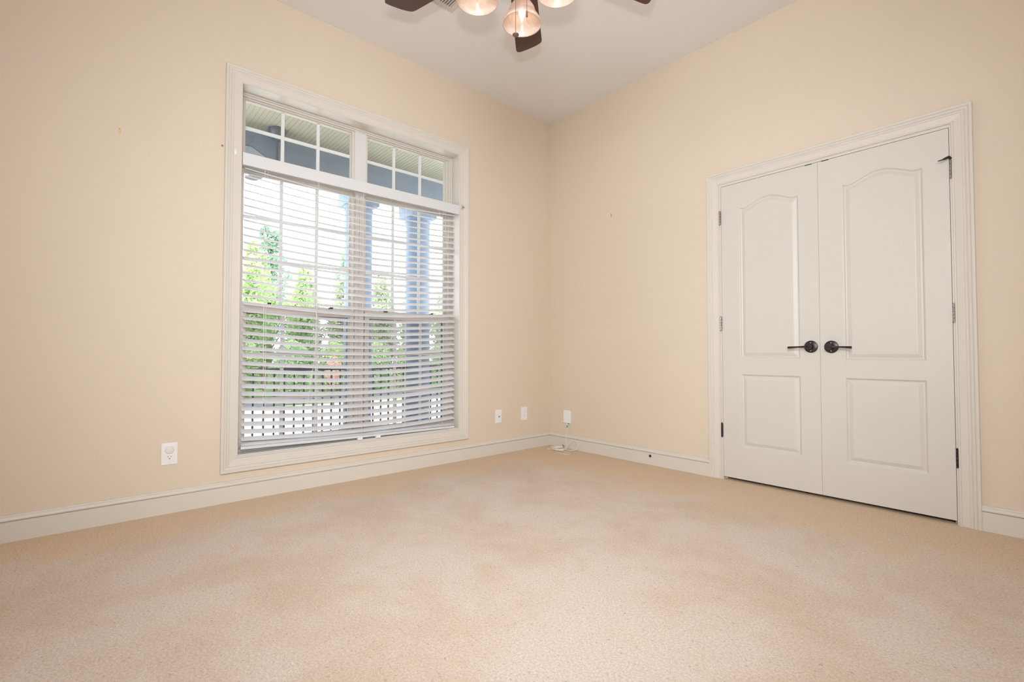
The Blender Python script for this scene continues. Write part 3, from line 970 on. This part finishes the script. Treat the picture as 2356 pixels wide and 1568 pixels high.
def make_blade(a):
    poly = blade_mesh(); ca, sa_ = math.cos(a), math.sin(a); pt = R(-6)
    def tr(x_, y_, h):
        yy = y_ * math.cos(pt) - h * math.sin(pt); zz = y_ * math.sin(pt) + h * math.cos(pt)
        return (FX + x_ * ca - yy * sa_, FY + x_ * sa_ + yy * ca, BZ + zz)
    mb = MB().prism(poly, -.003, .003, tr)
    b_ = MB()
    # local-space mesh so the grain follows the blade
    b_.v = [(p[0], p[1], p[2]) for p in mb.v]; b_.f = mb.f
    me = bpy.data.meshes.new('blade')
    inv = Matrix.Rotation(-a, 4, 'Z')
    me.from_pydata([tuple(inv @ (Vector(p) - Vector((FX, FY, BZ)))) for p in b_.v], [], b_.f)
    bm = bmesh.new(); bm.from_mesh(me); bmesh.ops.recalc_face_normals(bm, faces=list(bm.faces)); bm.to_mesh(me); bm.free()
    me.materials.append(M_BLADE)
    ob = bpy.data.objects.new('blade', me); col.objects.link(ob)
    ob.parent = fan; ob.location = (0, 0, BZ - H); ob.rotation_euler = (0, 0, a)
    br_ = MB()
    for s_ in (-1, 1):
        br_.tube([tuple((.100, s_ * .012, .012)), (.145, s_ * .022, .010), (.190, s_ * .028, .007 + s_ * .004), (.235, s_ * .020, .005 + s_ * .003)], [.006, .005, .005, .006], 8)
    br_.tube([(.085, 0, .012), (.11, 0, .010)], [.016, .012], 10)
    me2 = bpy.data.meshes.new('blade_arm'); me2.from_pydata(br_.v, [], br_.f); me2.materials.append(M_FANMET)
    for p in me2.polygons: p.use_smooth = True
    o2 = bpy.data.objects.new('blade_arm', me2); col.objects.link(o2); o2.parent = ob
for k, da in enumerate((0, 2.8, .5, 0, -.5, -.6)): make_blade(R(132.9 + 60 * k + da))
# shades
prof_out = [(.016, .094), (.026, .091), (.041, .080), (.051, .064), (.0555, .050), (.0575, .040), (.0640, .031), (.0730, .018), (.0785, .006), (.0800, -.003)]
for k in range(4):
    a = R(40.3 + 90 * k)
    SX, SY, SZ = FX - .006 + .153 * math.cos(a), FY + .153 * math.sin(a), 2.226
    arm = MB().tube([(FX + .05 * math.cos(a), FY + .05 * math.sin(a), 2.372), (FX + .09 * math.cos(a), FY + .09 * math.sin(a), 2.376),
                     (FX + .13 * math.cos(a), FY + .13 * math.sin(a), 2.374), (SX, SY, 2.362), (SX, SY, 2.330)], .007, 10)
    arm.lathe([(.010, .118), (.021, .112), (.024, .094), (.022, .088)], (SX, SY, SZ), n=20)
    ao = arm.build('light_arm', M_FANMET, fan, smooth=True)
    sh = MB()
    inner = [(max(.004, q - .0032), h) for q, h in prof_out]
    sh.lathe(prof_out + inner[::-1], (0, 0, 0), n=40, caps=False)
    so = sh.build('glass_shade', M_SHADE, fan, smooth=True, loc=(SX, SY, SZ)) if False else None
    me = bpy.data.meshes.new('glass_shade'); me.from_pydata(sh.v, [], sh.f); me.materials.append(M_SHADE)
    for p in me.polygons: p.use_smooth = True
    so = bpy.data.objects.new('glass_shade', me); col.objects.link(so); so.parent = fan
    so.location = (SX - FX, SY - FY, SZ - H); so.rotation_euler = (0, 0, a)
    bb = MB().lathe([(.006, .084), (.0085, .078), (.0090, .070), (.0135, .058), (.0145, .050), (.0115, .036), (.0060, .020), (.0028, .010), (.0008, .004)], (SX, SY, SZ), n=18)
    bb.build('bulb', M_BULB, fan, smooth=True)
    lamp('bulb_light', 'POINT', (SX, SY, SZ + .035), 0.13, (1.0, .62, .34), shadow_soft_size=.012)
# pull chains
c1 = MB().tube([(1.862, -2.072, 2.30), (1.862, -2.072, 2.10)], .0011, 6)
PC1 = Vector((1.872, -2.116, 2.105)); PC2 = Vector((1.925, -2.106, 2.165))
for P_, L_, nm in ((PC1, 2.360, 'a'), (PC2, 2.360, 'b')):
    c1 = MB().tube([(P_.x, P_.y, L_), (P_.x, P_.y, P_.z + .008)], .0009, 6)
    zz = L_
    while zz > P_.z + .008:
        c1.lathe([(.0006, -.0012), (.0014, 0), (.0006, .0012)], (P_.x, P_.y, zz), n=6); zz -= .006
    co = c1.build('pull_chain', M_CHAIN, fan)
    if nm == 'a':
        MB().lathe([(.001, .0045), (.008, .0035), (.0125, .001), (.0125, -.0015), (.009, -.0045), (.001, -.0055)], tuple(P_), n=20).build('fob', M_CHAIN, co, smooth=True)
    else:
        MB().lathe([(.001, .012), (.0028, .010), (.0028, .002), (.0024, .001), (.0030, -.001), (.0034, -.013), (.001, -.014)], tuple(P_), n=16).build('fob', M_CHAIN, co, smooth=True)

# ------------------------------------------------------------------ porch outside the window
PZ = -0.10
struct(MB().box(-2.55, -WT, -6.5, 3.6, PZ - .15, PZ), 'porch_floor', M_PFLOOR, 'blue grey porch floor outside window', 'floor')
pc = MB()
y = -6.5
vs = []
while y < 3.6:
    vs += [(y, 3.158), (y + .036, 3.158), (y + .038, 3.1615), (y + .0405, 3.1615)]
    y += .0425
n = len(vs)
V = [(-2.3, a, b) for a, b in vs] + [(-WT, a, b) for a, b in vs]
pc.add(V, [(i, i + 1, n + i + 1, n + i) for i in range(n - 1)])
pc.box(-2.3, -WT, -6.5, 3.6, 3.17, 3.25)
struct(pc, 'porch_ceiling', M_BEAD, 'beadboard porch ceiling seen through transom windows', 'ceiling')
struct(MB().box(-2.42, -2.12, -6.5, 3.6, 2.78, 3.16).box(-2.44, -2.10, -6.5, 3.6, 2.81, 2.83), 'porch_beam', M_PORCH, 'blue grey beam along the outer porch edge', 'beam')
struct(MB().box(-2.9, XR, -6.5, 3.6, 3.27, 3.40), 'porch_roof', M_SIDING)
def column(y, label):
    root = empty('porch_column', (-2.27, y, PZ))
    tag(root, label, 'column')
    MB().lathe([(.160, PZ + .12), (.160, PZ + .5), (.160, 1.2), (.158, 2.56)], (-2.27, y, 0), n=40).build('shaft', M_PCOL, root, smooth=True)
    MB().bbox(-2.45, -2.09, y - .18, y + .18, PZ, PZ + .05, .004).lathe([(.175, PZ + .05), (.18, PZ + .08), (.162, PZ + .12)], (-2.27, y, 0), n=40).build('base', M_PCOL, root, smooth=False)
    MB().lathe([(.158, 2.56), (.168, 2.565), (.168, 2.575), (.158, 2.58), (.160, 2.60), (.172, 2.612), (.172, 2.62)], (-2.27, y, 0), n=40).bbox(-2.45, -2.09, y - .18, y + .18, 2.62, 2.78, .003).build('capital', M_PCOL, root, smooth=False)
column(-.125, 'blue grey round porch column seen in the right half window')
column(-.930, 'blue grey round porch column partly hidden by the window mullion')
column(-4.6, 'blue grey round porch column left beyond the window')
rl = empty('porch_railing', (-2.27, -1.5, PZ))
tag(rl, 'black metal porch railing with slim upright balusters', 'railing')
MB().bbox(-2.295, -2.245, -6.4, 3.5, .680, .716, .006).build('top_rail', M_RAIL, rl)
MB().bbox(-2.285, -2.255, -6.4, 3.5, -.085, -.055, .004).build('bottom_rail', M_RAIL, rl)
y = -2.66
while y < 1.6:
    MB().box(-2.278, -2.262, y - .008, y + .008, -.055, .68).build('baluster', M_RAIL, rl)
    y += .1015
# porch fan
M_PFAN = mat('porch_fan_metal', (.11, .12, .14), .5, .2, noise=(6, .1))
M_PBLADE = mat('porch_fan_blade', (.07, .08, .10), .6, noise=(6, .1))
pfx, pfy = -1.99, -1.925
pf = empty('porch_fan', (pfx, pfy, 3.158))
tag(pf, 'dark ceiling fan hanging from porch ceiling behind left transom', 'ceiling fan')
MB().lathe([(.080, 3.157), (.083, 3.13), (.070, 3.08), (.040, 3.045), (.016, 3.035)], (pfx, pfy, 0), n=28).build('canopy', M_PFAN, pf, smooth=True)
MB().lathe([(.013, 2.76), (.013, 3.04)], (pfx, pfy, 0), n=14).build('downrod', M_PFAN, pf)
MB().lathe([(.03, 2.77), (.075, 2.755), (.085, 2.71), (.07, 2.68), (.01, 2.67)], (pfx, pfy, 0), n=28).build('motor', M_PFAN, pf, smooth=True)
for k in range(3):
    a = R(-46 + 120 * k); ca, sa_ = math.cos(a), math.sin(a)
    MB().prism([(.09, -.03), (.3, -.06), (.52, -.065), (.55, -.03), (.55, .03), (.52, .065), (.3, .06), (.09, .03)], 2.752, 2.760,
               lambda x_, y_, h: (pfx + x_ * ca - y_ * sa_, pfy + x_ * sa_ + y_ * ca, h)).build('blade', M_PBLADE, pf)

# ------------------------------------------------------------------ yard
GZ = -1.2
struct(MB().box(-90, -2.55, -60, 80, GZ - .2, GZ), 'ground', M_GRASS, 'green lawn beyond the porch', 'ground')
struct(MB().box(-16.5, -3.2, -30, 40, GZ, GZ + .02), 'driveway', M_CONC, 'bright concrete driveway below the porch railing', 'driveway')
struct(MB().box(-19.6, -17.2, -50, 70, GZ, GZ + .03), 'road', M_ROAD, 'grey road beyond the driveway', 'road')

def foliage(blobs, size, rng):
    size *= .62
    vs = []; fs = []
    for (c, rad, n) in blobs:
        c = Vector(c)
        for _ in range(int(n * 2.1)):
            while True:
                p = Vector((rng.uniform(-1, 1), rng.uniform(-1, 1), rng.uniform(-1, 1)))
                if p.length < 1: break
            L_ = p.length
            if L_ < .45 and rng.random() < .6: p = p * (.9 / max(L_, .1)) * rng.uniform(.8, 1.05)
            p = Vector((p.x * rad[0], p.y * rad[1], p.z * rad[2])) + c
            a = Vector((rng.gauss(0, 1), rng.gauss(0, 1), rng.gauss(0, .6))).normalized()
            b = a.cross(Vector((rng.gauss(0, 1), rng.gauss(0, 1), rng.gauss(0, 1)))).normalized()
            s = size * rng.uniform(.6, 1.3)
            i = len(vs)
            vs += [p - a * s, p - b * s * .5, p + a * s, p + b * s * .5]
            fs.append((i, i + 1, i + 2, i + 3))
    return MB().add(vs, fs)
def tree(name, x, y, h, crown_r, kind, material, label, seed, n=2600, leaf=.16, group=None, low=.22):
    rng = random.Random(seed)
    root = empty(name, (x, y, GZ))
    tag(root, label, 'tree', group)
    tk = MB().tube([(x, y, GZ - .05), (x + .1, y, GZ + h * .4), (x, y + .1, GZ + h * .85)], [.2, .15, .04], 10)
    blobs = []
    nb_ = 9 if kind == 'round' else 11
    for k in range(nb_):
        t = (k + .5) / nb_
        z = GZ + h * (low + (1 - low) * t)
        if kind == 'round': w_ = crown_r * (math.sin(math.pi * min(1, .18 + t * .80)) ** .8)
        else: w_ = crown_r * (1.05 - .75 * t) * rng.uniform(.7, 1.15)
        a = rng.uniform(0, 6.28); off = w_ * rng.uniform(.25, .55)
        for s_ in (0, 1):
            cx_ = x + math.cos(a + s_ * 3.1) * off; cy_ = y + math.sin(a + s_ * 3.1) * off
            cz_ = z + rng.uniform(-.2, .2)
            blobs.append(((cx_, cy_, cz_), (w_ * .62, w_ * .62, h * .10 if kind == 'round' else h * .055), n // (2 * nb_)))
            tk.tube([(x, y, max(GZ + .5, cz_ - h * .12)), (cx_, cy_, cz_)], [.06, .02], 6)
    tk.build('trunk', M_BARK, root)
    foliage(blobs, leaf, rng).build('foliage', material, root)
tree('pine_tree', -31.8, 5.8, 10.3, 2.8, 'pine', M_PINE, 'tall blue green pine rising above the other trees', 11, 5600, .15, low=.30)
tree('pine_tree', -31.8, 11.2, 9.3, 2.2, 'pine', M_PINE, 'distant loose pine next to the window mullion', 15, 4600, .15, low=.35)
tree('broadleaf_tree', -24.0, 2.9, 7.5, 1.15, 'round', M_LEAF, 'bright yellow green broadleaf tree at left window edge', 12, 4600, .13)
tree('broadleaf_tree', -24.0, 5.4, 6.6, 1.1, 'round', M_LEAF, 'smaller bright green tree in front of the tall pine', 13, 4000, .14)
tree('broadleaf_tree', -27.0, 4.1, 7.4, 1.15, 'round', M_LEAF, 'yellow green tree standing behind the two nearest green trees', 16, 4000, .14)
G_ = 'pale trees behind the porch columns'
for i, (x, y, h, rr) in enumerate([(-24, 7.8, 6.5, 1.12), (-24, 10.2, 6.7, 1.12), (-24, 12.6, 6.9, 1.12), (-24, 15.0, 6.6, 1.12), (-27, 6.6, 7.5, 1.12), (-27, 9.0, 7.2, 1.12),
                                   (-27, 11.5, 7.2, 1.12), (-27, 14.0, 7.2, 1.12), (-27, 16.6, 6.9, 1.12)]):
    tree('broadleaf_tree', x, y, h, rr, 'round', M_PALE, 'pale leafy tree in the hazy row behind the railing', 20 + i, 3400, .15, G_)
for i in range(9):
    x, y = -21.0 - .15 * (i % 2), -.4 + 2.15 * i
    rng = random.Random(40 + i); root = empty('shrub', (x, y, GZ))
    tag(root, 'dense green shrub in the hedge row across the road', 'shrub', 'hedge row of shrubs')
    MB().tube([(x, y, GZ - .05), (x, y, GZ + .9)], [.06, .03], 6).build('stem', M_BARK, root)
    foliage([((x, y, GZ + 1.0), (.9, .98, 1.05), 1500), ((x, y + .1, GZ + 1.9), (.8, .8, .8), 900)], .12, rng).build('foliage', M_HEDGE if i % 2 == 0 else M_LEAF, root)
rng = random.Random(60); root = empty('flowering_shrub', (-14.5, 3.50, GZ))
tag(root, 'coral red flowering shrub beyond the railing', 'shrub')
MB().tube([(-14.5, 3.50, GZ), (-14.5, 3.50, GZ + .9)], [.05, .02], 6).build('stem', M_BARK, root)
foliage([((-14.5, 3.50, GZ + 1.45), (.30, .30, .55), 500)], .07, rng).build('foliage', M_RED, root)
